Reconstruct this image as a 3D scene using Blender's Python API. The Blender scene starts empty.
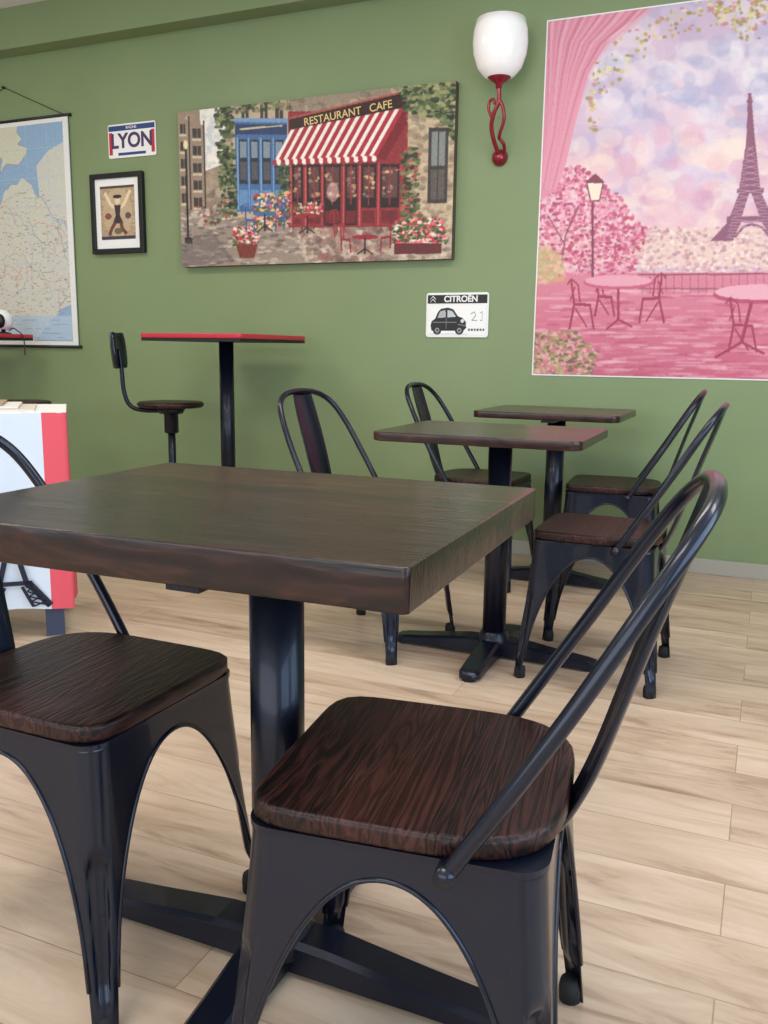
import bpy, numpy as np, math
from mathutils import Vector, Matrix
H=.985;W=4.199
# ---------- helpers
COL=bpy.context.scene.collection
def empty(name,loc=(0,0,0),rot=0):
    e=bpy.data.objects.new(name,None);COL.objects.link(e);e.location=loc;e.rotation_euler=(0,0,rot);e.empty_display_size=.1;return e
def mesh(name,V,Fc,mat=None,parent=None,smooth=True,loc=(0,0,0),rot=(0,0,0)):
    me=bpy.data.meshes.new(name);me.from_pydata([tuple(v) for v in V],[],Fc);me.update()
    if smooth: me.polygons.foreach_set('use_smooth',[True]*len(me.polygons))
    if mat: me.materials.append(mat)
    return obj(name,me,parent,loc,rot)
def obj(name,me,parent=None,loc=(0,0,0),rot=(0,0,0)):
    o=bpy.data.objects.new(name,me);COL.objects.link(o);o.location=loc;o.rotation_euler=rot
    if parent: o.parent=parent
    return o
def box(name,x0,x1,y0,y1,z0,z1,mat,parent=None,bev=0):
    V=[(x,y,z) for x in(x0,x1) for y in(y0,y1) for z in(z0,z1)]
    F=[(0,1,3,2),(4,6,7,5),(0,4,5,1),(2,3,7,6),(0,2,6,4),(1,5,7,3)]
    o=mesh(name,V,F,mat,parent,False)
    if bev:
        m=o.modifiers.new('b','BEVEL');m.width=bev;m.segments=3
    return o
def catmull(P,n=8):
    P=[np.array(q,float) for q in P];P=[2*P[0]-P[1]]+P+[2*P[-1]-P[-2]];out=[]
    for i in range(1,len(P)-2):
        for k in range(n):
            t=k/n;a,b,c,d=P[i-1:i+3]
            out.append(.5*((2*b)+(-a+c)*t+(2*a-5*b+4*c-d)*t*t+(-a+3*b-3*c+d)*t**3))
    out.append(P[-2]);return out
def tubegeo(P,r,n=10):
    P=[Vector(q) for q in P];V=[];F=[];T0=(P[1]-P[0]).normalized()
    up=Vector((0,0,1)) if abs(T0.z)<.9 else Vector((1,0,0));N=(up-T0*up.dot(T0)).normalized()
    for i,q in enumerate(P):
        T=((P[min(i+1,len(P)-1)]-P[max(i-1,0)])).normalized();N=(N-T*N.dot(T)).normalized();B=T.cross(N)
        rr=r[i] if hasattr(r,'__len__') else r
        for k in range(n):
            a=2*math.pi*k/n;V.append(q+(N*math.cos(a)+B*math.sin(a))*rr)
    for i in range(len(P)-1):
        for k in range(n):
            a=i*n+k;b=i*n+(k+1)%n;F.append((a,b,b+n,a+n))
    F.append(tuple(range(n))[::-1]);F.append(tuple(range(len(V)-n,len(V))));return V,F
def tube(name,P,r,mat,parent=None,n=10):
    V,F=tubegeo(P,r,n);return mesh(name,V,F,mat,parent)
def lathe(name,prof,mat,parent=None,n=32,loc=(0,0,0),rot=(0,0,0)):
    V=[];F=[]
    for r,z in prof:
        for k in range(n):
            a=2*math.pi*k/n;V.append((r*math.cos(a),r*math.sin(a),z))
    for i in range(len(prof)-1):
        for k in range(n):
            a=i*n+k;b=i*n+(k+1)%n;F.append((a,b,b+n,a+n))
    if prof[0][0]>1e-4:F.append(tuple(range(n))[::-1])
    if prof[-1][0]>1e-4:F.append(tuple(range(len(V)-n,len(V))))
    return mesh(name,V,F,mat,parent,True,loc,rot)
def slab(name,out,z0,z1,bev,mat,parent=None,dish=0):
    n=len(out);cx=sum(a for a,b in out)/n;cy=sum(b for a,b in out)/n;V=[];F=[]
    hw=max(abs(a-cx) for a,b in out)
    rings=[(1-bev/hw,z0),(1-.3*bev/hw,z0+.3*bev),(1,z0+bev)]+[(1-(1-math.cos(t))*bev/hw,z1-bev+math.sin(t)*bev) for t in (0,.4,.8,1.2,1.571)]
    top=1-bev/hw
    for k in (.985,.85,.6,.3): rings.append((top*k,z1-dish*(1-k*k)))
    for s,z in rings:
        for a,b in out:V.append((cx+(a-cx)*s,cy+(b-cy)*s,z))
    for i in range(len(rings)-1):
        for k in range(n):
            a=i*n+k;b=i*n+(k+1)%n;F.append((a,b,b+n,a+n))
    F.append(tuple(range(n))[::-1]);F.append(tuple(range(len(V)-n,len(V))))
    return mesh(name,V,F,mat,parent)
def rrect(w,d,r,n=8):
    P=[]
    for cx,cy,a0 in((w/2-r,d/2-r,0),(-w/2+r,d/2-r,90),(-w/2+r,-d/2+r,180),(w/2-r,-d/2+r,270)):
        for k in range(n+1):
            a=math.radians(a0+90*k/n);P.append((cx+r*math.cos(a),cy+r*math.sin(a)))
    return P
# ---------- materials
def s2l(c): 
    c=np.array(c,float)/255;return np.where(c<=.04045,c/12.92,((c+.055)/1.055)**2.4)
def rgba(c): return (*[float(x) for x in s2l(c)],1)
def mat(name,c,rough=.5,metal=0,coat=0,emit=None,es=0,noise=0):
    m=bpy.data.materials.new(name);m.use_nodes=True;nt=m.node_tree;b=nt.nodes['Principled BSDF']
    b.inputs['Base Color'].default_value=rgba(c);b.inputs['Roughness'].default_value=rough;b.inputs['Metallic'].default_value=metal
    b.inputs['Coat Weight'].default_value=coat
    if emit: b.inputs['Emission Color'].default_value=rgba(emit);b.inputs['Emission Strength'].default_value=es
    if noise:
        tc=nt.nodes.new('ShaderNodeTexCoord');n=nt.nodes.new('ShaderNodeTexNoise');n.inputs['Scale'].default_value=noise;n.inputs['Detail'].default_value=4
        nt.links.new(tc.outputs['Object'],n.inputs['Vector'])
        r=nt.nodes.new('ShaderNodeMapRange');r.inputs['To Min'].default_value=rough-.06;r.inputs['To Max'].default_value=rough+.06
        nt.links.new(n.outputs['Fac'],r.inputs['Value']);nt.links.new(r.outputs[0],b.inputs['Roughness'])
    return m
class NT:
    def __init__(s,m): s.nt=m.node_tree
    def n(s,t,**k):
        x=s.nt.nodes.new('ShaderNode'+t)
        for a,b in k.items():
            if a.startswith('i_'): x.inputs[a[2:].replace('_',' ')].default_value=b
            else: setattr(x,a,b)
        return x
    def l(s,a,b): s.nt.links.new(a,b)
    def math(s,op,a,b=None):
        x=s.n('Math',operation=op)
        for i,v in enumerate((a,b)):
            if v is None: continue
            if hasattr(v,'is_output'): s.l(v,x.inputs[i])
            else: x.inputs[i].default_value=v
        return x.outputs[0]
def ramp(g,fac,stops):
    r=g.n('ValToRGB');e=r.color_ramp.elements
    while len(e)<len(stops): e.new(.5)
    for x,(p_,c) in zip(e,stops): x.position=p_;x.color=rgba(c)
    g.l(fac,r.inputs[0]);return r.outputs[0]
def wood(name,axis,dark,mid,light,board=.1,grain=1.0,rough=.3,coat=.3,bump=.15,lines=9.,croug=.18,spec=.5,seam=.0014):
    m=mat(name,mid,rough,0,coat);g=NT(m);b=g.nt.nodes['Principled BSDF'];b.inputs['Coat Roughness'].default_value=croug;b.inputs['Specular IOR Level'].default_value=spec
    tc=g.n('TexCoord');sp=g.n('SeparateXYZ');g.l(tc.outputs['Object'],sp.inputs[0])
    al,ac=(sp.outputs[0],sp.outputs[1]) if axis=='X' else (sp.outputs[1],sp.outputs[0])
    bd=g.math('FLOOR',g.math('DIVIDE',g.math('ADD',ac,board*.37),board))
    wn=g.n('TexWhiteNoise',noise_dimensions='1D');g.l(bd,wn.inputs['W'])
    cb=g.n('CombineXYZ');g.l(g.math('ADD',g.math('MULTIPLY',al,2.2),g.math('MULTIPLY',wn.outputs[0],7.)),cb.inputs[0]);g.l(g.math('MULTIPLY',ac,26.),cb.inputs[1]);g.l(g.math('MULTIPLY',sp.outputs[2],10.),cb.inputs[2])
    n1=g.n('TexNoise',i_Scale=1.0*grain,i_Detail=3.,i_Distortion=.6);g.l(cb.outputs[0],n1.inputs['Vector'])
    w=g.math('FRACT',g.math('MULTIPLY',n1.outputs['Fac'],lines))
    w=g.math('ABSOLUTE',g.math('SUBTRACT',w,.5))
    n2=g.n('TexNoise',i_Scale=9.*grain,i_Detail=4.);g.l(cb.outputs[0],n2.inputs['Vector'])
    f=g.math('ADD',g.math('MULTIPLY',w,.9),g.math('MULTIPLY',n2.outputs['Fac'],.5))
    f=g.math('ADD',f,g.math('MULTIPLY',g.math('SUBTRACT',wn.outputs[0],.5),.4))
    c=ramp(g,f,[(.15,dark),(.5,mid),(.9,light)])
    fr=g.math('FRACT',g.math('DIVIDE',g.math('ADD',ac,board*.37),board))
    ed=g.math('GREATER_THAN',g.math('ABSOLUTE',g.math('SUBTRACT',fr,.5)),.5-seam/board)
    mx=g.n('MixRGB',blend_type='MULTIPLY');g.l(g.math('MULTIPLY',ed,.8),mx.inputs[0]);g.l(c,mx.inputs[1]);mx.inputs[2].default_value=(.1,.08,.08,1)
    g.l(mx.outputs[0],b.inputs['Base Color'])
    bp=g.n('Bump',i_Strength=bump,i_Distance=.002);g.l(g.math('SUBTRACT',f,g.math('MULTIPLY',ed,1.5)),bp.inputs['Height']);g.l(bp.outputs[0],b.inputs['Normal']);g.l(bp.outputs[0],b.inputs['Coat Normal'])
    return m
M_metal=mat('black_metal',(20,26,42),.30,.5,.3,noise=30)
M_iron=mat('black_iron',(16,22,38),.36,.45,.15,noise=40)
M_rub=mat('rubber',(18,18,20),.8)
M_seat=wood('seat_wood','Y',(12,6,5),(48,23,20),(78,43,37),.125,1.0,.42,.06,.6,lines=11.,spec=.3)
M_t1=wood('table_wood','X',(10,4,4),(33,15,13),(72,40,32),.085,1.0,.30,.32,.30,lines=8.,croug=.16,spec=.35,seam=.0018)
M_t2=wood('table_wood_red','X',(34,16,14),(56,30,26),(78,47,40),.12,1.0,.3,.3,.1,spec=.35)
M_red=mat('red_laminate',(190,46,62),.35)
M_white=mat('white_paint',(236,236,232),.5)
M_black=mat('black_paint',(14,14,15),.45)
m=M_wall=mat('green_wall',(126,143,101),.5);g=NT(m);b=g.nt.nodes['Principled BSDF']
tc=g.n('TexCoord');n=g.n('TexNoise',i_Scale=1.2,i_Detail=5.);g.l(tc.outputs['Object'],n.inputs['Vector'])
g.l(ramp(g,n.outputs['Fac'],[(.3,(121,139,97)),(.7,(129,147,104))]),b.inputs['Base Color'])
n2=g.n('TexNoise',i_Scale=140.,i_Detail=2.);g.l(tc.outputs['Object'],n2.inputs['Vector']);bp=g.n('Bump',i_Strength=.08,i_Distance=.003);g.l(n2.outputs['Fac'],bp.inputs['Height']);g.l(bp.outputs[0],b.inputs['Normal'])
M_ceil=mat('ceiling_paint',(224,222,216),.8)
M_off=mat('offwhite_wall',(214,212,206),.8)
m=M_floor=mat('oak_floor',(205,184,156),.36);g=NT(m);b=g.nt.nodes['Principled BSDF']
tc=g.n('TexCoord');br=g.n('TexBrick',offset=.37,i_Scale=1.,i_Mortar_Size=.0012,i_Brick_Width=2.1,i_Row_Height=.165)
br.inputs['Color1'].default_value=(0,0,0,1);br.inputs['Color2'].default_value=(1,1,1,1);br.inputs['Mortar'].default_value=(.5,.5,.5,1)
g.l(tc.outputs['Object'],br.inputs['Vector'])
sp=g.n('SeparateXYZ');g.l(tc.outputs['Object'],sp.inputs[0])
cb=g.n('CombineXYZ');g.l(g.math('MULTIPLY',sp.outputs[0],1.5),cb.inputs[0]);g.l(g.math('MULTIPLY',sp.outputs[1],10.),cb.inputs[1]);g.l(g.math('MULTIPLY',br.outputs['Color'],6.),cb.inputs[2])
n1=g.n('TexNoise',i_Scale=1.3,i_Detail=7.,i_Roughness=.65,i_Distortion=1.1);g.l(cb.outputs[0],n1.inputs['Vector'])
f=g.math('ADD',g.math('MULTIPLY',n1.outputs['Fac'],.85),g.math('MULTIPLY',br.outputs['Color'],.15))
c=ramp(g,f,[(.28,(144,118,97)),(.42,(184,159,135)),(.56,(200,177,153)),(.74,(214,194,173))])
mx=g.n('MixRGB',blend_type='MULTIPLY');g.l(g.math('MULTIPLY',br.outputs['Fac'],.55),mx.inputs[0]);g.l(c,mx.inputs[1]);mx.inputs[2].default_value=(.25,.2,.15,1);g.l(mx.outputs[0],b.inputs['Base Color'])
bp=g.n('Bump',i_Strength=.1,i_Distance=.002);g.l(n1.outputs['Fac'],bp.inputs['Height']);g.l(bp.outputs[0],b.inputs['Normal'])
# ---------- room
XL_,XR_,YB=-6.2,2.2,-2.6;bz,ZC=2.655,2.87
box('floor',XL_,XR_,YB,W,-.05,0,M_floor)
box('wall_back',XL_,XR_,W,W+.1,0,ZC,M_wall)
box('wall_left',XL_-.1,XL_,YB,W,0,ZC,M_off)
box('ceiling',XL_,XR_,YB,W,ZC,ZC+.05,M_ceil)
box('trim_1',XL_,XR_,W-.12,W,bz,ZC,M_wall)
box('baseboard_back',XL_,XR_,W-.015,W,0,.07,mat('baseboard_tile',(166,162,150),.45,noise=20),bev=.003)
wr=empty('wall_right')
box('sill_part',XR_,XR_+.1,YB,W,0,.6,M_wall,wr);box('header_part',XR_,XR_+.1,YB,W,2.4,ZC,M_wall,wr)
box('pier_1',XR_,XR_+.1,YB,-1.6,.6,2.4,M_wall,wr);box('pier_2',XR_,XR_+.1,2.6,W,.6,2.4,M_wall,wr)
w2=empty('window_2')
for i,y in enumerate((-1.57,-.2,1.2,2.57)): box('mullion_%d'%(i+1),XR_+.02,XR_+.07,y-.03,y+.03,.6,2.4,M_white,w2)
wf=empty('wall_front')
box('sill_part',XL_,XR_,YB-.1,YB,0,.5,M_off,wf);box('header_part',XL_,XR_,YB-.1,YB,2.3,ZC,M_off,wf)
box('pier_1',XL_,XL_+.6,YB-.1,YB,.5,2.3,M_off,wf);box('pier_2',XR_-.5,XR_,YB-.1,YB,.5,2.3,M_off,wf)
w1=empty('window_1')
for i,x in enumerate((-4.2,-2.8,-1.4,0)): box('mullion_%d'%(i+1),x-.03,x+.03,YB-.08,YB-.03,.5,2.3,M_white,w1)
# ---------- chair
def chair_meshes():
    zt=.432;V=[];F=[];cols=[];R=36;xs=[i/32 for i in range(33)]
    s_=[1-(1-x)**1.9 for x in xs];S=[-v for v in s_[::-1]]+s_[1:]
    def zb(t):
        if t<=.12:return 0.
        e=min(1.,(t-.12)/.88);return .392*(1-(1-e)**2.1)**(1/2.1)
    def hw(z): return .178+.038*max(0.,1-z/zt)**1.2
    def pt(k,s,z):
        h=hw(z);r=.036;c=h-r;y=abs(s)*h
        if y>c:
            a=(y-c)/r*math.pi/4;x=c+r*math.cos(a);y=c+r*math.sin(a)
        else:x=h
        y=math.copysign(y,s)
        t=(1-abs(s))*h;hwid=.010+.012*min(1,max(0,z/.25))
        m=max(0,min(1,(z-.05)/.03))*max(0,min(1,(hwid-t)/.003))
        m*=max(0,min(1,(.27-z)/.02-(t/hwid)**2*1.0+.3))
        q=Vector((x,y));q-=q.normalized()*m*.013
        a=k*math.pi/2;return (q.x*math.cos(a)-q.y*math.sin(a),q.x*math.sin(a)+q.y*math.cos(a),z)
    edges=[]
    for k in range(4):
        edge=[]
        for s in S[:-1]:
            b0=zb(1-abs(s));col=[]
            for j in range(R+1):
                z=b0+(zt-b0)*j/R
                V.append(pt(k,s,z));col.append(len(V)-1)
            cols.append(col)
            if 1-abs(s)>=.11: edge.append(pt(k,s,b0+.002))
        edges.append(edge)
    n=len(cols)
    for i in range(n):
        a=cols[i];b_=cols[(i+1)%n]
        for j in range(R):F.append((a[j],b_[j],b_[j+1],a[j+1]))
    parts={}
    def mk(name,V,F,mt,sm=True):
        me=bpy.data.meshes.new(name);me.from_pydata([tuple(v) for v in V],[],F)
        if sm:me.polygons.foreach_set('use_smooth',[True]*len(F))
        me.materials.append(mt);parts[name]=me
    mk('frame',V,F,M_metal)
    V2=[];F2=[]
    def addg(g_):
        o=len(V2);V2.extend([tuple(v) for v in g_[0]]);F2.extend([tuple(i+o for i in f) for f in g_[1]])
    for e in edges:addg(tubegeo(e,.0035,6))
    mk('frame_lip',V2,F2,M_metal)
    V2=[];F2=[];cc=hw(0)-.036+.036*.7071-.012
    for sx in(-1,1):
        for sy in(-1,1):addg(tubegeo([(sx*cc,sy*cc,0),(sx*cc,sy*cc,.02),(sx*(cc-.002),sy*(cc-.002),.035)],[.017,.018,.014],12))
    mk('feet',V2,F2,M_rub)
    pan=[V[c_[-1]] for c_ in cols];N=len(pan)
    mk('seat_pan',[(x*1.012,y*1.012,.426) for x,y,z in pan]+[(x*1.012,y*1.012,.4335) for x,y,z in pan],[tuple(range(N))[::-1],tuple(range(N,2*N))]+[(i,(i+1)%N,(i+1)%N+N,i+N) for i in range(N)],M_metal,False)
    out=[]
    for k in range(72):
        a=2*math.pi*k/72;c,s=math.cos(a),math.sin(a);nn=8. if c>0 else 3.4
        rr=(abs(c)**nn+abs(s)**nn)**(-1/nn);out.append((rr*c*(.183 if c>0 else .190),rr*s*.182))
    o=slab('seat',out,.4335,.461,.007,M_seat,None,.003);parts['seat']=o.data;bpy.data.objects.remove(o)
    hp=[(-.07,.193,.415),(-.079,.196,.435),(-.138,.197,.53),(-.200,.190,.632),(-.258,.174,.732),(-.300,.145,.800),(-.324,.090,.835),(-.331,0,.845)]
    hp=hp+[(x,-y,z) for x,y,z in hp[-2::-1]]
    V2,F2=tubegeo(catmull(hp,7),.0100,12)
    V2=[tuple(v) for v in V2]
    for sy in(-1,1):addg(tubegeo([(-.072,sy*.172,.425),(-.072,sy*.207,.425)],.0125,12))
    mk('back_hoop',V2,F2,M_metal)
    prof=catmull([(-.172,.395,.030),(-.192,.43,.036),(-.217,.49,.048),(-.245,.58,.056),(-.276,.68,.058),(-.306,.77,.056),(-.327,.838,.050)],6)
    V=[];F=[];N=10
    for q in prof:
        for j in range(N+1):
            s=j/N*2-1;V.append((q[0]-.008*(1-s*s)+(.004 if abs(s)>.85 else 0),s*q[2],q[1]))
    for i in range(len(prof)-1):
        for j in range(N):
            a=i*(N+1)+j;F.append((a,a+1,a+N+2,a+N+1))
    mk('back_splat',V,F,M_metal)
    return parts
CP=chair_meshes()
def chair(x,y,deg):
    e=empty('dining_chair',(x,y,0),math.radians(deg))
    for n_,me in CP.items():
        o=obj(n_,me,e)
        if n_ in('frame','back_splat'):
            m=o.modifiers.new('s','SOLIDIFY');m.thickness=.003;m.offset=-1 if n_=='frame' else 0
    return e
# ---------- pedestal table
def ped(name,x,y,w,d,h,th,rot,topmat,bx,by,ax,ay,cr,rc=.02,brot=0,bev=.004):
    e=empty(name,(x,y,0),math.radians(rot))
    slab('top',rrect(w,d,rc),h-th,h,bev,topmat,e)
    c,s=math.cos(math.radians(-rot)),math.sin(math.radians(-rot));dx,dy=bx-x,by-y
    b_=empty('base',(dx*c-dy*s,dx*s+dy*c,0),math.radians(brot-rot));b_.parent=e
    lathe('column',[(cr,.05),(cr,h-th-.01)],M_iron,b_,32)
    lathe('hub',[(cr*1.45,.035),(cr*1.4,.06),(cr*1.1,.085),(cr,.09)],M_iron,b_,32)
    box('mount_1',-min(w,d)*.36,min(w,d)*.36,-.025,.025,h-th-.012,h-th-.001,M_iron,b_)
    box('mount_2',-.025,.025,-min(w,d)*.36,min(w,d)*.36,h-th-.0125,h-th-.001,M_iron,b_)
    for i in range(4):
        L=(ax,ay)[i%2];V=[];F=[]
        ss=[(0,.036,.012,.066),(.25,.036,.012,.062),(.6,.034,.010,.046),(.9,.034,.008,.034),(.97,.028,.008,.03),(1,.018,.010,.024)]
        for t,hwid,z0,z1 in ss:
            for yy,zz in((-hwid,z0),(hwid,z0),(hwid,z1-.008),(hwid*.75,z1),(-hwid*.75,z1),(-hwid,z1-.008)):V.append((t*L,yy,zz))
        for k in range(len(ss)-1):
            for j in range(6):
                a=k*6+j;b2=k*6+(j+1)%6;F.append((a,b2,b2+6,a+6))
        F.append(tuple(range(6))[::-1]);F.append(tuple(range(len(V)-6,len(V))))
        mesh('arm_%d'%(i+1),V,F,M_iron,b_,False,rot=(0,0,i*math.pi/2))
        lathe('foot_%d'%(i+1),[(.02,0),(.02,.012)],M_rub,b_,16,loc=(L*.92*math.cos(i*math.pi/2),L*.92*math.sin(i*math.pi/2),0))
    return e
ped('dining_table',-.75,1.19,.785,.65,.75,.055,1.5,M_t1,-.662,1.12,.42,.28,.042,.008,bev=.003)
ped('dining_table',-.78,2.66,.63,.51,.75,.028,1,M_t2,-.77,2.70,.345,.275,.038,.035)
ped('dining_table',-.83,3.755,.60,.50,.75,.028,0,M_t2,-.82,3.72,.29,.26,.038,.035)
chair(-.375,1.012,187);chair(-1.0,1.07,-1);chair(-.445,2.74,180);chair(-.57,3.74,184);chair(-1.20,2.70,-10);chair(-1.13,3.68,-3)
HB=1.058
def bar(x0,x1):
    xc=(x0+x1)/2;e=ped('high_top_table',xc,3.75,x1-x0,.62,HB,.022,0,M_red,xc,3.75,.27,.27,.036,.02,bev=.003)
    box('substrate',-(x1-x0)/2+.006,(x1-x0)/2-.006,-.304,.304,HB-.036,HB-.0222,M_black,e);return e
bar(-2.775,-2.21);bar(-4.67,-4.05)
def stool(x,y,z,deg):
    e=empty('bar_stool',(x,y,0),math.radians(deg))
    lathe('seat',[(0.001,z-.028),(.155,z-.028),(.165,z-.02),(.167,z-.008),(.158,z),(.001,z-.004)],M_seat,e)
    lathe('hub',[(.06,z-.06),(.075,z-.03)],M_iron,e);lathe('collar',[(.03,z-.16),(.036,z-.155),(.036,z-.06),(.05,z-.055)],M_iron,e)
    lathe('screw',[(.019,.12),(.019,z-.1)],M_iron,e)
    lathe('base',[(.2,0),(.2,.012),(.17,.02),(.05,.04),(.03,.12),(.02,.13)],M_iron,e)
    P=catmull([(-.02,0,z-.045),(-.14,0,z-.045),(-.205,0,z-.02),(-.232,0,z+.05),(-.24,0,z+.16),(-.25,0,z+.26)],6);tube('back_arm',P,.011,M_iron,e)
    V=[];F=[]
    for i in range(9):
        zz=z+.17+.17*i/8
        for j in range(13):
            s=j/12*2-1;hwid=.12*(1-(abs(i/4-1))**3*.25);V.append((-.264-.015*(i/8)+.035*s*s,s*hwid,zz))
    for i in range(8):
        for j in range(12):
            a=i*13+j;F.append((a,a+1,a+14,a+13))
    o=mesh('back_pad',V,F,M_metal,e);o.modifiers.new('s','SOLIDIFY').thickness=.014
    return e
stool(-2.80,3.70,.72,28);stool(-3.68,3.55,.70,40)
# ---------- art
class Art:
    def __init__(s,w,h,nx,ny,bg,fm=lambda x,y:(x,y)):
        s.w,s.h,s.nx,s.ny=w,h,nx,ny;s.C=np.ones((ny,nx,3))*np.array(bg,float);s.x=np.linspace(0,w,nx);s.y=np.linspace(0,h,ny);s.fm=fm;s.rng=np.random.RandomState(3)
    def sl(s,x0,y0,x1,y1):
        i0,i1=np.searchsorted(s.x,x0),np.searchsorted(s.x,x1,'right');j0,j1=np.searchsorted(s.y,y0),np.searchsorted(s.y,y1,'right')
        return slice(j0,j1),slice(i0,i1)
    def poly(s,P,c,a=1):
        P=[s.fm(*p_) for p_ in P];xs=[q[0] for q in P];ys=[q[1] for q in P];sy,sx_=s.sl(min(xs),min(ys),max(xs),max(ys))
        if sy.stop<=sy.start or sx_.stop<=sx_.start:return
        X,Y=np.meshgrid(s.x[sx_],s.y[sy]);m=np.zeros(X.shape,bool)
        for k in range(len(P)):
            (x1,y1),(x2,y2)=P[k],P[k-1]
            if y1==y2:continue
            m^=((y1>Y)!=(y2>Y))&(X<(x2-x1)*(Y-y1)/(y2-y1)+x1)
        R=s.C[sy,sx_];R[m]=R[m]*(1-a)+np.array(c,float)*a
    def rect(s,x0,y0,x1,y1,c,a=1): s.poly([(x0,y0),(x1,y0),(x1,y1),(x0,y1)],c,a)
    def line(s,x0,y0,x1,y1,w,c,a=1):
        L=math.hypot(x1-x0,y1-y0)+1e-9;nx,ny=-(y1-y0)/L*w/2,(x1-x0)/L*w/2
        s.poly([(x0+nx,y0+ny),(x1+nx,y1+ny),(x1-nx,y1-ny),(x0-nx,y0-ny)],c,a)
    def pl(s,P,w,c,a=1):
        for q,r in zip(P[:-1],P[1:]):s.line(*q,*r,w,c,a)
    def ell(s,cx,cy,rx,ry,c,a=1): s.poly([(cx+rx*math.cos(t),cy+ry*math.sin(t)) for t in np.linspace(0,6.283,20)[:-1]],c,a)
    def dabs(s,n,P,r,cols,a=.8):
        xs=[q[0] for q in P];ys=[q[1] for q in P]
        for k in range(n):
            x=s.rng.uniform(min(xs),max(xs));y=s.rng.uniform(min(ys),max(ys));ins=False
            for i in range(len(P)):
                (x1,y1),(x2,y2)=P[i],P[i-1]
                if (y1>y)!=(y2>y) and x<(x2-x1)*(y-y1)/(y2-y1)+x1:ins=not ins
            if ins:s.ell(x,y,r*s.rng.uniform(.5,1.3),r*s.rng.uniform(.4,1.),cols[s.rng.randint(len(cols))],a)
    def grad(s,P,c0,c1,a=1,n=14):
        ys=[q[1] for q in P];xs=[q[0] for q in P];y0,y1=min(ys),max(ys)
        for k in range(n):
            t=k/(n-1);s.rect(min(xs),y0+(y1-y0)*k/n,max(xs),y0+(y1-y0)*(k+1)/n+.5,np.array(c0)*(1-t)+np.array(c1)*t,a)
    def jitter(s,amt,blk=1):
        n_=s.rng.normal(0,amt,(s.ny//blk+1,s.nx//blk+1,1)).repeat(blk,0).repeat(blk,1)[:s.ny,:s.nx];s.C=np.clip(s.C+n_,0,255)
    def blur(s,k=1):
        for _ in range(k):
            C=s.C;P=np.pad(C,((1,1),(1,1),(0,0)),'edge');s.C=(P[:-2,1:-1]+P[2:,1:-1]+P[1:-1,:-2]+P[1:-1,2:]+4*C)/8
    def build(s,name,mt,parent,x,z_top,y):
        ny,nx=s.ny,s.nx;X,Z=np.meshgrid(s.x,-s.y);V=np.stack([X,np.zeros_like(X),Z],-1).reshape(-1,3)
        I=np.arange(ny*nx).reshape(ny,nx);F=np.stack([I[1:,:-1],I[1:,1:],I[:-1,1:],I[:-1,:-1]],-1).reshape(-1,4)
        me=bpy.data.meshes.new(name);me.from_pydata(V.tolist(),[],F.tolist());at=me.color_attributes.new('art','FLOAT_COLOR','POINT')
        c=np.ones((ny*nx,4),np.float32);c[:,:3]=s2l(np.clip(s.C,0,255)).reshape(-1,3);at.data.foreach_set('color',c.ravel());me.materials.append(mt)
        return obj(name,me,parent,(x,y,z_top))
def artmat(name,rough):
    m=mat(name,(255,255,255),rough);g=NT(m);a=g.n('Attribute',attribute_name='art');g.l(a.outputs['Color'],g.nt.nodes['Principled BSDF'].inputs['Base Color']);return m
M_canvas=artmat('painted_canvas',.5);M_paper=artmat('printed_paper',.5)
def text(body,size,mt,parent,x,y,z,off=0,ext=.0008,tilt=0):
    c=bpy.data.curves.new('lettering','FONT');c.body=body;c.size=size;c.extrude=ext;c.offset=off;c.align_x='CENTER';c.align_y='CENTER';c.materials.append(mt)
    return obj('lettering',c,parent,(x,y,z),(math.pi/2,-tilt,0))
# cafe painting
px0,pw,pt_,pb=-3.040,1.575,2.235,1.432
PH=pt_-pb
def pq(x,y): return ((x-180)/277*pw,(y-(115-.118*(x-178)))/(153+.0935*(x-178))*PH)
A=Art(pw,PH,500,266,(150,132,112),pq)
A.dabs(1100,[(178,115),(457,82),(457,262),(178,270)],5,[(178,160,138),(130,112,96),(198,182,158),(100,88,76),(150,128,104)],.5)
A.poly([(204,106),(236,100),(228,165),(208,172)],(232,226,214));A.dabs(60,[(204,110),(232,104),(226,165),(206,170)],4,[(240,232,220),(190,196,200)],.5)
for x0,x1,y0 in((179,192,118),(193,209,122)):
    A.poly([(x0,y0),(x1,y0+5),(x1,208),(x0,218)],(152,132,112))
    for yy in range(y0+8,206,17):
        A.rect(x0+3,yy,x1-4,yy+9,(60,54,52));A.rect(x0+2,yy+10,x1-3,yy+12,(206,190,164));A.line((x0+x1)/2,yy,(x0+x1)/2,yy+9,.8,(150,134,116))
    A.line(x1,y0,x1,210,1.6,(66,56,50))
A.poly([(178,218),(245,200),(300,222),(330,268),(178,272)],(150,134,120))
for i in range(240):
    x=A.rng.uniform(180,330);y=A.rng.uniform(210,268);A.ell(x,y,4.,1.3,[(182,168,150),(104,92,86),(206,192,174)][i%3],.7)
A.poly([(238,110),(300,100),(300,215),(243,218)],(188,168,140))
for x0 in(250,270,286):A.rect(x0,106,x0+8,120,(62,56,54));A.line(x0+4,106,x0+4,120,.8,(200,180,150))
A.rect(243,122,298,212,(66,104,150));A.rect(243,125,298,135,(34,56,96));A.pl([(248,130),(293,126)],1.6,(206,190,150));A.rect(242,119,299,123,(116,152,188))
for x0 in(247,259,272,285): A.rect(x0,140,x0+9,184,(32,38,54));A.rect(x0+1,142,x0+8,158,(126,142,154));A.rect(x0+1,162,x0+8,180,(78,80,86));A.rect(x0,190,x0+9,206,(98,140,182));A.line(x0-1.5,138,x0-1.5,210,1.2,(120,160,200))
A.rect(299,112,415,228,(140,40,48));
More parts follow.
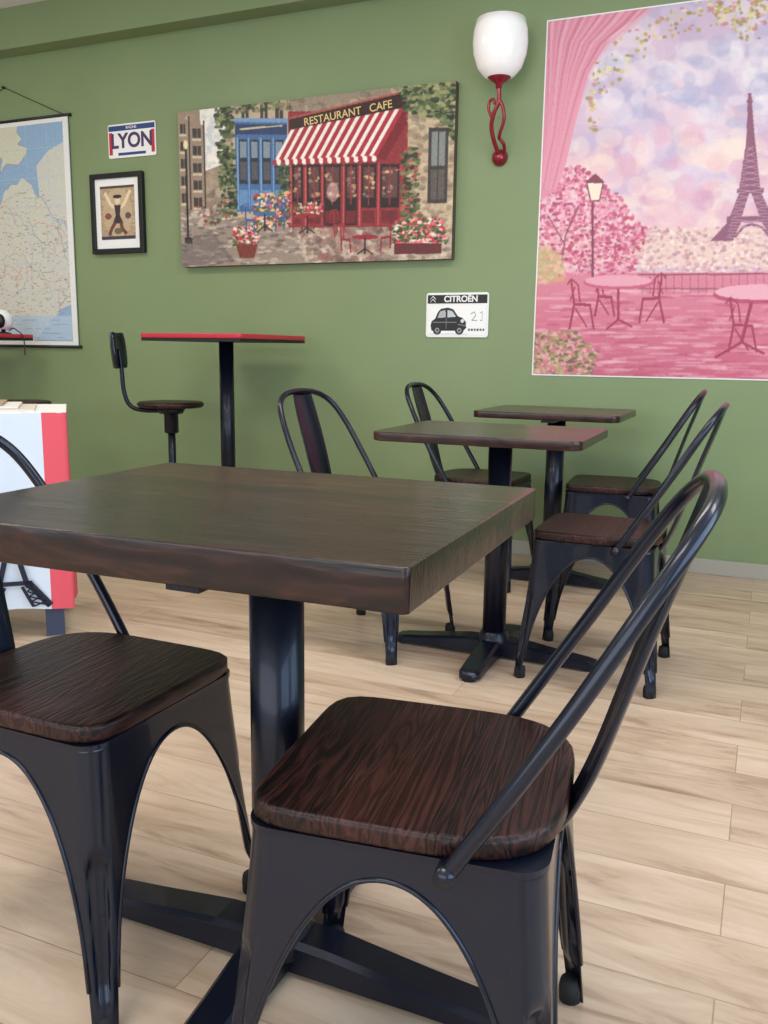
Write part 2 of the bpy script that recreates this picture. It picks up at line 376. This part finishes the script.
A.poly([(300,120),(414,92),(414,111),(300,134)],(46,20,22));A.line(300,119,414,92,2.,(170,80,66));A.line(300,133,414,110,1.,(170,80,66))
for x0,x1 in((303,314),(318,332),(335,352),(356,368),(372,386),(390,408)):
    dr_=335<=x0<=360
    A.rect(x0,164,x1,226 if dr_ else 208,(36,14,18));A.rect(x0+2,167,x1-2,198,(92,58,54));A.dabs(14,[(x0+2,168),(x1-2,168),(x1-2,198),(x0+2,198)],2.2,[(236,196,140),(190,140,110),(60,40,44),(150,130,120)],.7);A.line((x0+x1)/2,165,(x0+x1)/2,205,1.,(150,50,56));A.rect(x0+1,211,x1-1,224,(106,24,32));A.line(x0-1.5,163,x0-1.5,226,1.4,(196,84,86))
A.ell(344,192,6,10,(240,200,190),.5)
A.poly([(302,130),(412,108),(386,158),(284,163)],(172,36,50))
for k in range(12):
    t0,t1=k/12,(k+.5)/12
    tp=lambda t:(302+110*t,130-22*t);bt=lambda t:(284+102*t,162-4*t)
    A.poly([tp(t0),tp(t1),bt(t1),bt(t0)],(244,232,220));A.pl([tp(t1),bt(t1)],1.,(120,20,34),.5)
A.poly([(412,108),(386,158),(394,160),(415,122)],(118,22,34))
for k in range(24):
    x=285+k*4.3;A.ell(x,162.5-.04*(x-285),2.4,3.2,(244,232,220) if k%2 else (168,36,50))
A.line(284,167,388,164,2.,(50,20,22),.6)
A.poly([(415,90),(457,84),(457,245),(415,235)],(190,168,136));A.dabs(260,[(415,95),(457,84),(457,245),(415,235)],4,[(212,192,162),(156,132,104),(120,104,86)],.5)
A.rect(434,128,452,204,(56,50,48));A.rect(437,132,449,166,(130,134,130));A.rect(437,170,449,200,(90,82,76));A.line(443,130,443,202,1.,(56,50,48))
gr=[(40,56,34),(70,88,50),(96,112,66),(30,40,28),(128,136,90)]
A.dabs(420,[(222,106),(240,104),(244,215),(228,222)],2.6,gr,.85)
A.dabs(700,[(408,88),(457,82),(457,140),(444,120),(428,116),(412,112)],2.7,gr+[(160,158,106)],.8)
A.dabs(260,[(410,150),(424,146),(428,228),(410,228)],2.6,gr+[(196,66,70)],.8);A.dabs(160,[(290,165),(300,165),(300,225),(290,225)],2.4,gr,.8);A.dabs(160,[(240,104),(300,98),(300,110),(240,114)],2.4,gr+[(160,140,110)],.6)
A.poly([(300,228),(457,235),(457,262),(330,268)],(186,166,146));A.dabs(300,[(300,228),(457,235),(457,262),(320,268)],3.4,[(214,196,174),(160,138,118),(120,98,86)],.6)
A.dabs(90,[(310,230),(400,230),(400,262),(330,266)],5,[(150,96,90),(96,74,70)],.4)
fl=[(196,42,56),(222,96,110),(236,180,170),(240,220,200),(60,86,44),(84,104,56),(50,70,40)]
A.dabs(420,[(402,222),(448,218),(452,246),(404,248)],2.2,fl,.95);A.rect(404,245,448,256,(96,34,36))
A.dabs(220,[(238,228),(266,226),(266,246),(240,248)],2.,fl,.95);A.poly([(242,245),(266,245),(262,259),(246,259)],(116,50,40))
A.dabs(330,[(262,194),(300,192),(300,226),(264,228)],2.,fl+[(230,190,90),(70,100,150)],.85);A.dabs(180,[(304,204),(334,202),(334,216),(304,218)],1.9,fl,.85);A.dabs(120,[(200,206),(238,200),(238,222),(206,226)],2.,fl+[(70,60,56)],.6)
for cx,cy,c in((376,238,(150,34,44)),(318,216,(150,40,48)),(274,214,(70,104,150))):
    A.ell(cx,cy,13,2.6,c);A.line(cx,cy,cx,cy+18,1.6,(50,26,26));A.line(cx-8,cy+18,cx,cy+12,1.3,(50,26,26));A.line(cx+8,cy+18,cx,cy+12,1.3,(50,26,26))
for cx,cy,s,c in((355,236,1,(140,34,44)),(398,234,-1,(140,34,44)),(306,214,1,(130,40,46)),(332,212,-1,(130,40,46)),(256,216,1,(60,90,140)),(348,222,1,(150,44,50)),(292,214,-1,(60,90,140))):
    A.line(cx-3*s,cy-10,cx-2*s,cy+16,1.6,c);A.line(cx-3*s,cy+4,cx+7*s,cy+5,2.6,c);A.line(cx+6*s,cy+5,cx+7*s,cy+18,1.5,c);A.pl([(cx-7,cy-2),(cx-6,cy-11),(cx,cy-12),(cx+2,cy-2)],1.2,c)
A.line(188,150,188,240,1.8,(36,34,36));A.ell(188,146,2.6,4.5,(230,214,160));A.rect(184,238,193,244,(36,34,36))
A.poly([(178,244),(215,230),(240,262),(180,268)],(90,80,80),.45)
A.blur(1);A.jitter(5,2)
cp=empty('cafe_painting',(px0,W-.045,0));A.build('artwork',M_canvas,cp,0,pt_,-.0005)
box('canvas_side',0,pw,0,.044,pb,pt_,mat('canvas_edge',(92,78,66),.7),cp)
text('RESTAURANT   CAFE',.052,mat('gold_paint',(222,190,120),.5),cp,1.010,-.0012,2.140,.0004,.0003,math.radians(5.2))
# poster
PX0,PT,PB,VW=-1.05,2.45,.89,1.04;PHt=PT-PB;PW=1.6
def qq(x,y):
    l=548-16*(y-22)/351;r=768+.09*(379-y);yt=22-.128*(x-548);yb=373+.025*(x-532);t=(x-l)/(r-l);t=t*(1+.06*(1-t));return (t*VW,(y-yt)/(yb-yt)*PHt)
A=Art(PW,PHt,560,500,(226,196,212),qq)
A.grad([(480,-60),(1100,250)],(190,178,214),(240,206,210),1,30)
A.dabs(420,[(540,20),(1080,-60),(1080,180),(540,200)],22,[(232,222,234),(250,240,240),(206,188,216),(240,210,222),(186,180,216)],.32)
A.dabs(260,[(590,60),(760,30),(1000,60),(1000,110),(690,120),(590,100)],11,[(254,250,248),(240,232,238),(176,182,216)],.4)
A.dabs(300,[(560,130),(1080,130),(1080,225),(560,225)],13,[(234,182,198),(250,222,210),(216,164,192),(252,236,220)],.38)
A.blur(5)
A.rect(520,222,1100,262,(238,212,202));A.dabs(2400,[(540,222),(1080,222),(1080,268),(540,268)],2.1,[(252,238,224),(210,164,170),(190,144,156),(240,206,190),(222,174,174)],.75)
A.grad([(520,268),(1100,400)],(222,138,156),(200,92,120),1,20)
for i in range(900):
    x=A.rng.uniform(535,1050);y=A.rng.uniform(285,380);A.ell(x,y,A.rng.uniform(4,18),1.3,[(238,176,188),(184,72,104),(226,140,160),(246,208,212)][i%4],.42)
A.blur(1)
tw=(146,92,118)
A.poly([(749,90),(752,90),(756,140),(747,140)],tw);A.poly([(747,138),(756,138),(761,185),(740,185)],tw)
A.rect(738,183,764,188,tw);A.poly([(740,188),(750,188),(742,214),(730,214)],tw);A.poly([(762,188),(752,188),(761,214),(773,214)],tw);A.rect(728,211,776,217,tw)
A.poly([(729,217),(742,217),(734,236),(712,236)],tw);A.poly([(775,217),(762,217),(772,236),(794,236)],tw);A.pl([(736,232),(744,222),(752,219),(762,222),(770,232)],2.5,tw)
for y in range(142,236,6):
    w=3+(y-140)*.22;A.line(751-w,y,751+w,y+4,.8,(226,190,200),.6);A.line(751+w,y,751-w,y+4,.8,(226,190,200),.6)
A.ell(750.5,98,3,2.5,tw)
pk=[(200,84,122),(226,126,156),(238,164,184),(176,62,102),(246,198,206)]
A.dabs(2600,[(534,166),(552,152),(566,164),(580,158),(600,176),(622,190),(632,206),(650,225),(636,268),(534,272)],2.3,pk,.7);A.pl([(560,272),(566,230),(580,200)],2,(140,70,92),.7);A.pl([(566,240),(548,210)],1.6,(140,70,92),.7)
A.dabs(260,[(534,240),(560,245),(565,275),(534,280)],3,[(222,170,130),(190,180,120),(230,196,170)],.6)
A.poly([(530,-20),(680,-14),(648,12),(612,36),(590,70),(576,120),(566,160),(556,185),(530,200)],(226,150,170))
for k in range(24):
    t=k/23;P=[(549+t*126,4-t*16),(549+t*88,22+t*2),(549+t*60,40+t*4),(549+t*42,70),(548+t*32,100),(547+t*24,130),(541+t*22,160),(538+t*18,184)];A.pl(P,2.+k%3,[(206,112,140),(246,196,206),(224,138,160),(238,172,188)][k%4],.5)
gd=[(190,174,92),(222,206,136),(160,148,84),(240,228,176),(206,144,144)]
A.dabs(1700,[(584,118),(590,70),(618,38),(660,14),(720,-4),(980,-40),(980,10),(768,24),(716,26),(678,36),(640,60),(612,92),(598,128)],2.3,gd,.8)
A.dabs(1200,[(690,-5),(980,-50),(980,34),(745,40)],2.6,gd+[(236,170,180)],.8)
A.dabs(900,[(534,330),(575,328),(600,352),(590,376),(532,374)],2.3,[(150,150,96),(190,180,120),(220,120,140),(238,180,180),(110,100,74)],.75)
dk=(134,66,88);A.line(594,196,594,276,2.4,dk);A.poly([(588,177),(605,177),(601,195),(592,195)],(252,236,214));A.pl([(588,177),(592,195),(601,195),(605,177),(588,177)],1.3,dk);A.poly([(586,177),(607,177),(597,168)],dk);A.ell(594,276,4,3,dk)
A.line(640,270,1080,268,1.5,dk,.8);A.line(640,284,1080,288,1.5,dk,.6)
for x in range(644,1080,8):A.line(x,268,x,290,.8,dk,.5)
rd=(166,56,86)
def pchair(cx,cy,s,k=1.):
    A.pl([(cx-8*s*k,cy-24*k),(cx-5*s*k,cy),(cx-10*s*k,cy+26*k)],2.2,rd);A.line(cx-5*s*k,cy,cx+12*s*k,cy+1,3,rd);A.line(cx+11*s*k,cy,cx+15*s*k,cy+26*k,2,rd);A.line(cx-4*s*k,cy+4,cx+8*s*k,cy+24*k,1.6,rd)
    A.pl([(cx-12*s*k,cy-20*k),(cx-8*s*k,cy-26*k),(cx-1*s*k,cy-20*k),(cx+1*s*k,cy-2)],1.6,rd);A.pl([(cx-9*s*k,cy-4),(cx-4*s*k,cy-18*k)],1.2,rd)
pchair(580,300,1);pchair(656,294,-1);pchair(604,292,1,.8)
A.ell(620,278,36,7,(206,100,128));A.ell(620,276,34,6,(236,170,184));A.line(620,284,620,316,2.5,rd);A.line(620,316,608,326,2,rd);A.line(620,316,634,324,2,rd)
A.ell(760,291,46,9,(190,80,110));A.ell(760,288,44,8,(240,180,192));A.line(752,298,742,340,3.2,rd);A.line(742,340,716,356,2.6,rd);A.line(742,340,764,352,2.6,rd);pchair(740,322,1,1.1);pchair(800,330,-1,1.2)
A.blur(1);A.jitter(3);A.C=A.C*np.array([.96,.94,.94])
po=empty('eiffel_tower_poster',(PX0,W-.004,0));A.build('print',M_paper,po,0,PT,-.001);box('backing',-.006,PW+.006,0,.003,PB-.006,PT+.006,M_white,po)
# map
MX,zr,zr2=-3.83,2.30,.99;mw=.98;mh=zr-zr2
A=Art(mw,mh,300,400,(142,172,200))
A.rng=np.random.RandomState(8)
P=[(mw*(.60+.36*math.cos(t)*(1+.10*math.sin(3*t)+.06*math.sin(7*t)+.03*math.sin(17*t)+.02*math.sin(31*t))),mh*(.62+.33*math.sin(t)*(1+.10*math.cos(4*t)+.03*math.cos(13*t)+.02*math.cos(29*t)))) for t in np.linspace(0,6.283,240)]
Q2=[(mw*.30,0),(mw*.62,0),(mw*.60,mh*.05),(mw*.64,mh*.08),(mw*.60,mh*.1),(mw*.68,mh*.12),(mw*.66,mh*.15),(mw*.60,mh*.19),(mw*.50,mh*.18),(mw*.44,mh*.22),(mw*.47,mh*.16),(mw*.40,mh*.12)]
A.poly(P,(204,204,188));A.poly(Q2,(206,204,180));A.poly([(mw*.74,mh*.2),(mw*.84,mh*.14),(mw,mh*.10),(mw,mh*.8),(mw*.8,mh*.85)],(202,202,190))
A.pl(P,.004,(120,140,160),.8);A.pl(Q2,.004,(120,140,160),.8)
def inland(x,y): return math.hypot((x/mw-.64)/.36,(y/mh-.62)/.33)<1
for i in range(26):
    x=A.rng.uniform(.3,.95)*mw;y=A.rng.uniform(.35,.9)*mh;t=A.rng.uniform(0,6.3);PP=[(x,y)]
    for k in range(14):
        t+=A.rng.normal(0,.5);x+=.02*math.cos(t);y+=.02*math.sin(t);PP.append((x,y))
    PP=[q for q in PP if inland(*q)]
    if len(PP)>2:A.pl(PP,.0045,[(206,120,110),(120,150,190),(214,170,90),(150,140,150)][i%4],.6)
for i in range(1500):
    x=A.rng.uniform(0,mw);y=A.rng.uniform(0,mh)
    if inland(x,y): L_=A.rng.uniform(.006,.026);A.line(x,y,x+L_,y,.0045,[(110,104,104),(140,130,126),(160,110,100)][i%3],.5)
for k in range(1,6):A.line(mw*k/6,0,mw*k/6,mh,.003,(170,196,214),.8)
for k in range(1,8):A.line(0,mh*k/8,mw,mh*k/8,.003,(170,196,214),.8)
A.rect(.03,mh*.86,mw-.045,mh-.04,(176,198,216),.8)
for k in range(40):
    x=A.rng.uniform(.08,mw-.12);y=mh*(.88+.02*(k%5));A.line(x,y,x+.05,y,.005,(110,120,140),.6)
for r_ in((0,0,mw,.03),(0,mh-.03,mw,mh),(0,0,.03,mh),(mw-.04,0,mw,mh)):A.rect(*r_,(228,228,222))
A.jitter(3,2)
mp=empty('wall_map',(MX-mw,W-.012,0));A.build('print',M_paper,mp,0,zr,-.002);box('sheet',0,mw,-.001,.001,zr2,zr,M_white,mp)
for z in(zr,zr2):tube('rod',[(-.02,0,z),(mw+.02,0,z)],.009,M_black,mp)
tube('string',[(.03,0,zr),(.503,.006,2.493),(mw-.02,0,zr)],.002,M_black,mp,6);lathe('nail',[(.006,0),(.006,.02)],M_black,mp,10,loc=(.503,-.01,2.493),rot=(-math.pi/2,0,0))
# framed picture
fw,fh=.37,.44
fr=empty('framed_picture',(-3.68,W-.025,1.52))
t=.028
for i,(x0,x1,z0,z1) in enumerate(((0,fw,0,t),(0,fw,fh-t,fh),(0,t,t,fh-t),(fw-t,fw,t,fh-t))):box('frame_%d'%(i+1),x0,x1,-.005,.024,z0,z1,M_black,fr,.003)
box('mat_board',t,fw-t,.01,.02,t,fh-t,M_white,fr)
aw,ah=fw-2*t-.07,fh-2*t-.09
A=Art(aw,ah,80,100,(176,152,120));A.jitter(10,3)
X=lambda u:u*aw;Y=lambda v:v*ah
A.ell(X(.5),Y(.5),X(.42),Y(.46),(196,174,140),.7);A.rect(0,0,X(1),Y(.05),(80,60,50));A.rect(0,Y(.93),X(1),Y(1),(60,60,76))
for P_ in (((.44,.42),(.30,.34),(.14,.12)),((.56,.42),(.70,.34),(.88,.10))):A.pl([(X(a),Y(b_)) for a,b_ in P_],.020,(226,206,172))
A.poly([(X(.40),Y(.36)),(X(.60),Y(.36)),(X(.56),Y(.55)),(X(.66),Y(.70)),(X(.34),Y(.70)),(X(.44),Y(.55))],(60,44,50));A.ell(X(.5),Y(.27),X(.08),Y(.08),(226,204,170));A.ell(X(.5),Y(.2),X(.13),Y(.035),(50,40,44))
for P_ in (((.42,.68),(.30,.80),(.24,.92)),((.58,.68),(.62,.80),(.74,.90))):A.pl([(X(a),Y(b_)) for a,b_ in P_],.022,(110,60,50))
A.ell(X(.22),Y(.56),X(.1),Y(.06),(120,50,44),.8);A.ell(X(.80),Y(.56),X(.09),Y(.06),(70,50,64),.8);A.ell(X(.5),Y(.84),X(.12),Y(.06),(90,80,60),.8)
A.build('picture',M_paper,fr,t+.035,fh-t-.04,.009)
M_blue=mat('blue_paint',(44,66,120),.4);M_redp=mat('red_paint',(190,40,52),.4)
w,h=.33,.18
ly=empty('license_plate_sign',(-3.55,W-.008,2.04));slab_=slab('plate',[(a+w/2,b_+h/2) for a,b_ in rrect(w,h,.012)],0,.005,.001,M_white,ly);slab_.rotation_euler=(math.pi/2,0,0);slab_.location=(0,.006,0)
box('band',.006,w-.006,-.0005,.001,h*.80,h*.95,M_blue,ly);box('band_low',.07,w-.07,-.0005,.001,h*.07,h*.15,M_blue,ly)
text('LYON',h*.60,mat('plate_ink',(70,50,90),.4),ly,w*.5,0,h*.48,.003);text('RHONE',h*.12,M_white,ly,w*.5,-.001,h*.875)
box('stripe_1',.008,.030,-.0005,.001,h*.1,h*.76,M_redp,ly);box('stripe_2',w-.03,w-.008,-.0005,.001,h*.1,h*.76,M_redp,ly)
w,h=.323,.215
cs=empty('car_sign',(-1.604,W-.008,1.06));s_=slab('plate',[(a+w/2,b_+h/2) for a,b_ in rrect(w,h,.014)],0,.005,.001,M_white,cs);s_.rotation_euler=(math.pi/2,0,0);s_.location=(0,.006,0)
box('band',.008,w-.008,-.0008,.001,h*.76,h*.95,M_black,cs);text('CITROËN',h*.19,M_white,cs,w*.56,-.001,h*.853,.0012)
for q in (0,.014):tube('chevron',[(.022,-.001,h*.79+q),(.036,-.001,h*.79+q+.014),(.05,-.001,h*.79+q)],.0025,M_white,cs,6)
A=Art(w*.92,h*.66,130,80,(240,240,236));k=w*.92/100;L=lambda P:[(a*k,b_*k) for a,b_ in P]
blk=(24,24,26)
A.poly(L([(4,32),(6,25),(12,21),(17,10),(22,5),(34,3),(44,6),(52,17),(60,20),(66,26),(67,36),(62,41),(6,41)]),blk);A.poly(L([(16,20),(21,9),(30,7),(31,19)]),(170,176,180));A.poly(L([(34,19),(34,7),(42,9),(49,18)]),(190,196,200))
for cx in(16,55):A.ell(cx*k,40*k,7.5*k,7.5*k,blk);A.ell(cx*k,40*k,4*k,4*k,(150,150,150));A.ell(cx*k,40*k,2*k,2*k,blk)
A.pl(L([(8,27),(50,27)]),k,(130,130,130));A.pl(L([(32,20),(32,38)]),k*.8,(130,130,130));A.ell(60*k,25*k,3*k,3*k,(210,210,210));A.pl(L([(52,30),(66,33)]),k,(150,150,150));A.pl(L([(2,46),(70,46)]),k*.8,(150,150,150))
A.pl(L([(74,14),(80,10),(83,16),(76,24),(86,24)]),k*1.2,(120,120,120));A.pl(L([(90,12),(94,10),(94,24),(90,24)]),k*1.,(120,120,120))
for x in range(70,96,5):A.rect(x*k,37*k,(x+3.4)*k,41*k,(70,70,70))
A.build('print',M_paper,cs,w*.04,h*.71,-.0004)
# ---------- sconce
M_shade=mat('frosted_glass',(234,232,230),.2,0,.4,emit=(255,250,244),es=.18);M_rm=mat('red_metal',(140,26,44),.3,.3,.4)
YS=W-.13;sx,szt,szb,rs=-1.231,2.439,2.194,.123;bxv,bzv=-.022,1.886
sc=empty('wall_sconce',(sx,YS,0));hh=szt-szb
lathe('shade',[(rs*.28,szb),(rs*.55,szb+.05*hh),(rs*.80,szb+.19*hh),(rs*.96,szb+.42*hh),(rs,szb+.62*hh),(rs*.97,szb+.82*hh),(rs*.88,szt),(rs*.84,szt),(rs*.93,szb+.8*hh),(rs*.93,szb+.5*hh),(rs*.6,szb+.12*hh),(.001,szb+.08*hh)],M_shade,sc,40)
lathe('cup',[(.001,szb-.045),(.012,szb-.04),(.016,szb-.02),(.040,szb-.004),(rs*.5,szb+.014),(rs*.47,szb+.02)],M_rm,sc)
tube('arm',catmull([(0,0,szb-.03),(.002,0,szb-.09),(-.022,.01,szb-.14),(-.038,.03,szb-.19),(-.032,.06,bzv+.06),(-.02,.10,bzv+.01),(bxv,.125,bzv)],8),.010,M_rm,sc)
tube('curl_1',catmull([(.0,.0,szb-.08),(.022,.0,szb-.12),(.026,.01,szb-.17),(.004,.03,szb-.22),(-.004,.05,bzv+.07),(.012,.07,bzv+.045),(.004,.10,bzv+.015),(bxv,.12,bzv)],8),.008,M_rm,sc)
tube('curl_2',catmull([(-.03,.02,szb-.16),(-.05,.02,szb-.12),(-.045,.015,szb-.085),(-.026,.01,szb-.08),(-.02,.01,szb-.10)],8),.007,M_rm,sc)
lathe('backplate',[(.001,-.04),(.02,-.034),(.036,-.014),(.038,0)],M_rm,sc,24,loc=(bxv,.128,bzv),rot=(-math.pi/2,0,0))
# ---------- display table with flag cloth
ztop=.77
M_cloth=mat('cloth_flag',(238,238,238),.85);g=NT(M_cloth);b=g.nt.nodes['Principled BSDF'];tc=g.n('TexCoord');sp=g.n('SeparateXYZ');g.l(tc.outputs['Object'],sp.inputs[0])
g.l(ramp(g,g.math('MULTIPLY',sp.outputs[0],-1.),[(0,(216,84,98)),(.078,(204,216,230)),(.62,(70,100,170))]),b.inputs['Base Color'])
for nd in g.nt.nodes:
    if nd.type=='VALTORGB':nd.color_ramp.interpolation='CONSTANT'
ct=empty('display_table',(-2.147,2.272,0),math.radians(43))
box('table_body',-.88,-.02,.02,.42,ztop-.03,ztop-.004,M_black,ct)
M_leg=mat('leg_paint',(50,62,86),.5)
for i,(x,y) in enumerate(((-.85,.04),(-.07,.04),(-.85,.38),(-.07,.38))):box('leg_%d'%(i+1),x-.03,x+.03,y-.03,y+.03,0,ztop-.03,M_leg,ct)
V=[];F=[]
path=[(-.9,.44),(-.9,0),(0,0),(0,.44)];pts=[]
for (x0,y0),(x1,y1),nn in((path[0],path[1],16),(path[1],path[2],60),(path[2],path[3],16)):
    for i in range(nn):t=i/nn;pts.append((x0+(x1-x0)*t,y0+(y1-y0)*t))
pts.append(path[3]);NZ=12
for j in range(NZ+1):
    v=j/NZ
    for i,(x,y) in enumerate(pts):
        am=.008*v;o=am*math.sin(i*.55+1.2*math.sin(i*.13));dx=(0,-1) if 16<=i<76 else ((-1,0) if i<16 else (1,0))
        V.append((x+dx[0]*o,y+dx[1]*o,ztop+.002-v*(ztop-.09+.015*math.sin(i*.08))))
n_=len(pts)
for j in range(NZ):
    for i in range(n_-1):a=j*n_+i;F.append((a,a+1,a+n_+1,a+n_))
mesh('cloth_drape',V,F,M_cloth,ct)
box('cloth_top',-.9,0,0,.44,ztop,ztop+.004,M_white,ct)
for k in range(3):
    box('newspaper_%d'%(k+1),-.7+.06*k,-.10-.05*k,.03+.03*k,.34,ztop+.004+.008*k,ztop+.011+.008*k,mat('newsprint_%d'%k,[(204,196,180),(216,212,204),(166,140,110)][k],.8),ct)
V=[];F=[]
def quad(*Q):
    i=len(V);V.extend([(q[0],-.0115,q[1]) for q in Q]);F.append((i,i+1,i+2,i+3))
SC=.6;c0x,z0=-.195,.115
def bar_(x0,zz0,x1,zz1,w):
    w*=SC*1.3;x0,x1=c0x+x0*SC,c0x+x1*SC;zz0,zz1=z0+zz0*SC,z0+zz1*SC
    L_=math.hypot(x1-x0,zz1-zz0);nx,nz=-(zz1-zz0)/L_*w/2,(x1-x0)/L_*w/2;quad((x0-nx,zz0-nz),(x1-nx,zz1-nz),(x1+nx,zz1+nz),(x0+nx,zz0+nz))
for s in(-1,1):
    bar_(s*.19,0,s*.08,.14,.03);bar_(s*.10,0,s*.045,.12,.014);bar_(s*.07,.14,s*.03,.30,.022);bar_(s*.02,.30,0,.42,.014)
    for k in range(5):bar_(s*(.19-.022*k),.03*k,s*(.09-.009*k),.03*k+.03,.007);bar_(s*(.10-.01*k),.03*k,s*(.17-.022*k),.03*k+.03,.007)
bar_(-.10,.14,.10,.14,.02);bar_(-.04,.30,.04,.30,.014)
mesh('tower_print',V,F,mat('navy_print',(24,28,48),.8),ct,False)
# speaker on the left high-top
dv=empty('desk_speaker',(-4.20,3.97,HB));lathe('stand',[(.045,0),(.045,.008),(.012,.014),(.012,.03)],M_black,dv);lathe('body',[(.001,.025),(.042,.03),(.058,.06),(.054,.11),(.024,.14),(.001,.144)],M_white,dv);lathe('grille',[(.001,.03),(.036,.02),(.042,0)],M_black,dv,24,loc=(.02,-.042,.075),rot=(math.pi/2,0,0))
tube('cable',catmull([(.045,0,.02),(.08,.0,.035),(.12,-.01,.02),(.145,-.01,.006),(.165,-.01,-.02),(.17,-.01,-.08),(.168,-.01,-.12)],6),.0035,M_black,dv,6)
# ---------- lights
def area(name,loc,rot,sx,sy,e,c):
    l=bpy.data.lights.new(name,'AREA');l.shape='RECTANGLE';l.size=sx;l.size_y=sy;l.energy=e;l.color=c
    o=bpy.data.objects.new(name,l);COL.objects.link(o);o.location=loc;o.rotation_euler=rot;return o
area('window_light_front',(-1.6,YB+.05,1.45),(math.radians(90),0,0),5.5,1.8,76,(.93,.96,1))
area('window_light_right',(XR_-.03,.5,1.5),(math.radians(90),0,math.radians(90)),4.0,1.7,92,(.52,.72,1))
for i,(x,y) in enumerate(((-3.6,2.3),(-1.0,2.3),(-3.6,-.1),(-.8,-.1),(1.1,2.0))):
    area('ceiling_light',(x,y,ZC-.02),(0,0,0),1.2,.6,27,(1,.94,.88))
w=bpy.data.worlds.new('w');bpy.context.scene.world=w;w.use_nodes=True;bg=w.node_tree.nodes['Background'];bg.inputs[0].default_value=(.75,.87,1,1);bg.inputs[1].default_value=1.2
bpy.context.scene.view_settings.view_transform='Standard'
# camera
th,ph,ro=[math.radians(v) for v in(23.45,10.34,.78)]
CF=Vector((-math.sin(th)*math.cos(ph),math.cos(th)*math.cos(ph),-math.sin(ph)));R0=Vector((math.cos(th),math.sin(th),0));U0=R0.cross(CF)
CR=R0*math.cos(ro)+U0*math.sin(ro);CU=CR.cross(CF)
cam=bpy.data.cameras.new('camera');co=bpy.data.objects.new('camera',cam);COL.objects.link(co);bpy.context.scene.camera=co
cam.sensor_fit='VERTICAL';cam.sensor_height=36;cam.lens=878/1024*36;cam.clip_start=.02
co.matrix_world=Matrix(((CR[0],CU[0],-CF[0],0),(CR[1],CU[1],-CF[1],0),(CR[2],CU[2],-CF[2],H),(0,0,0,1)))
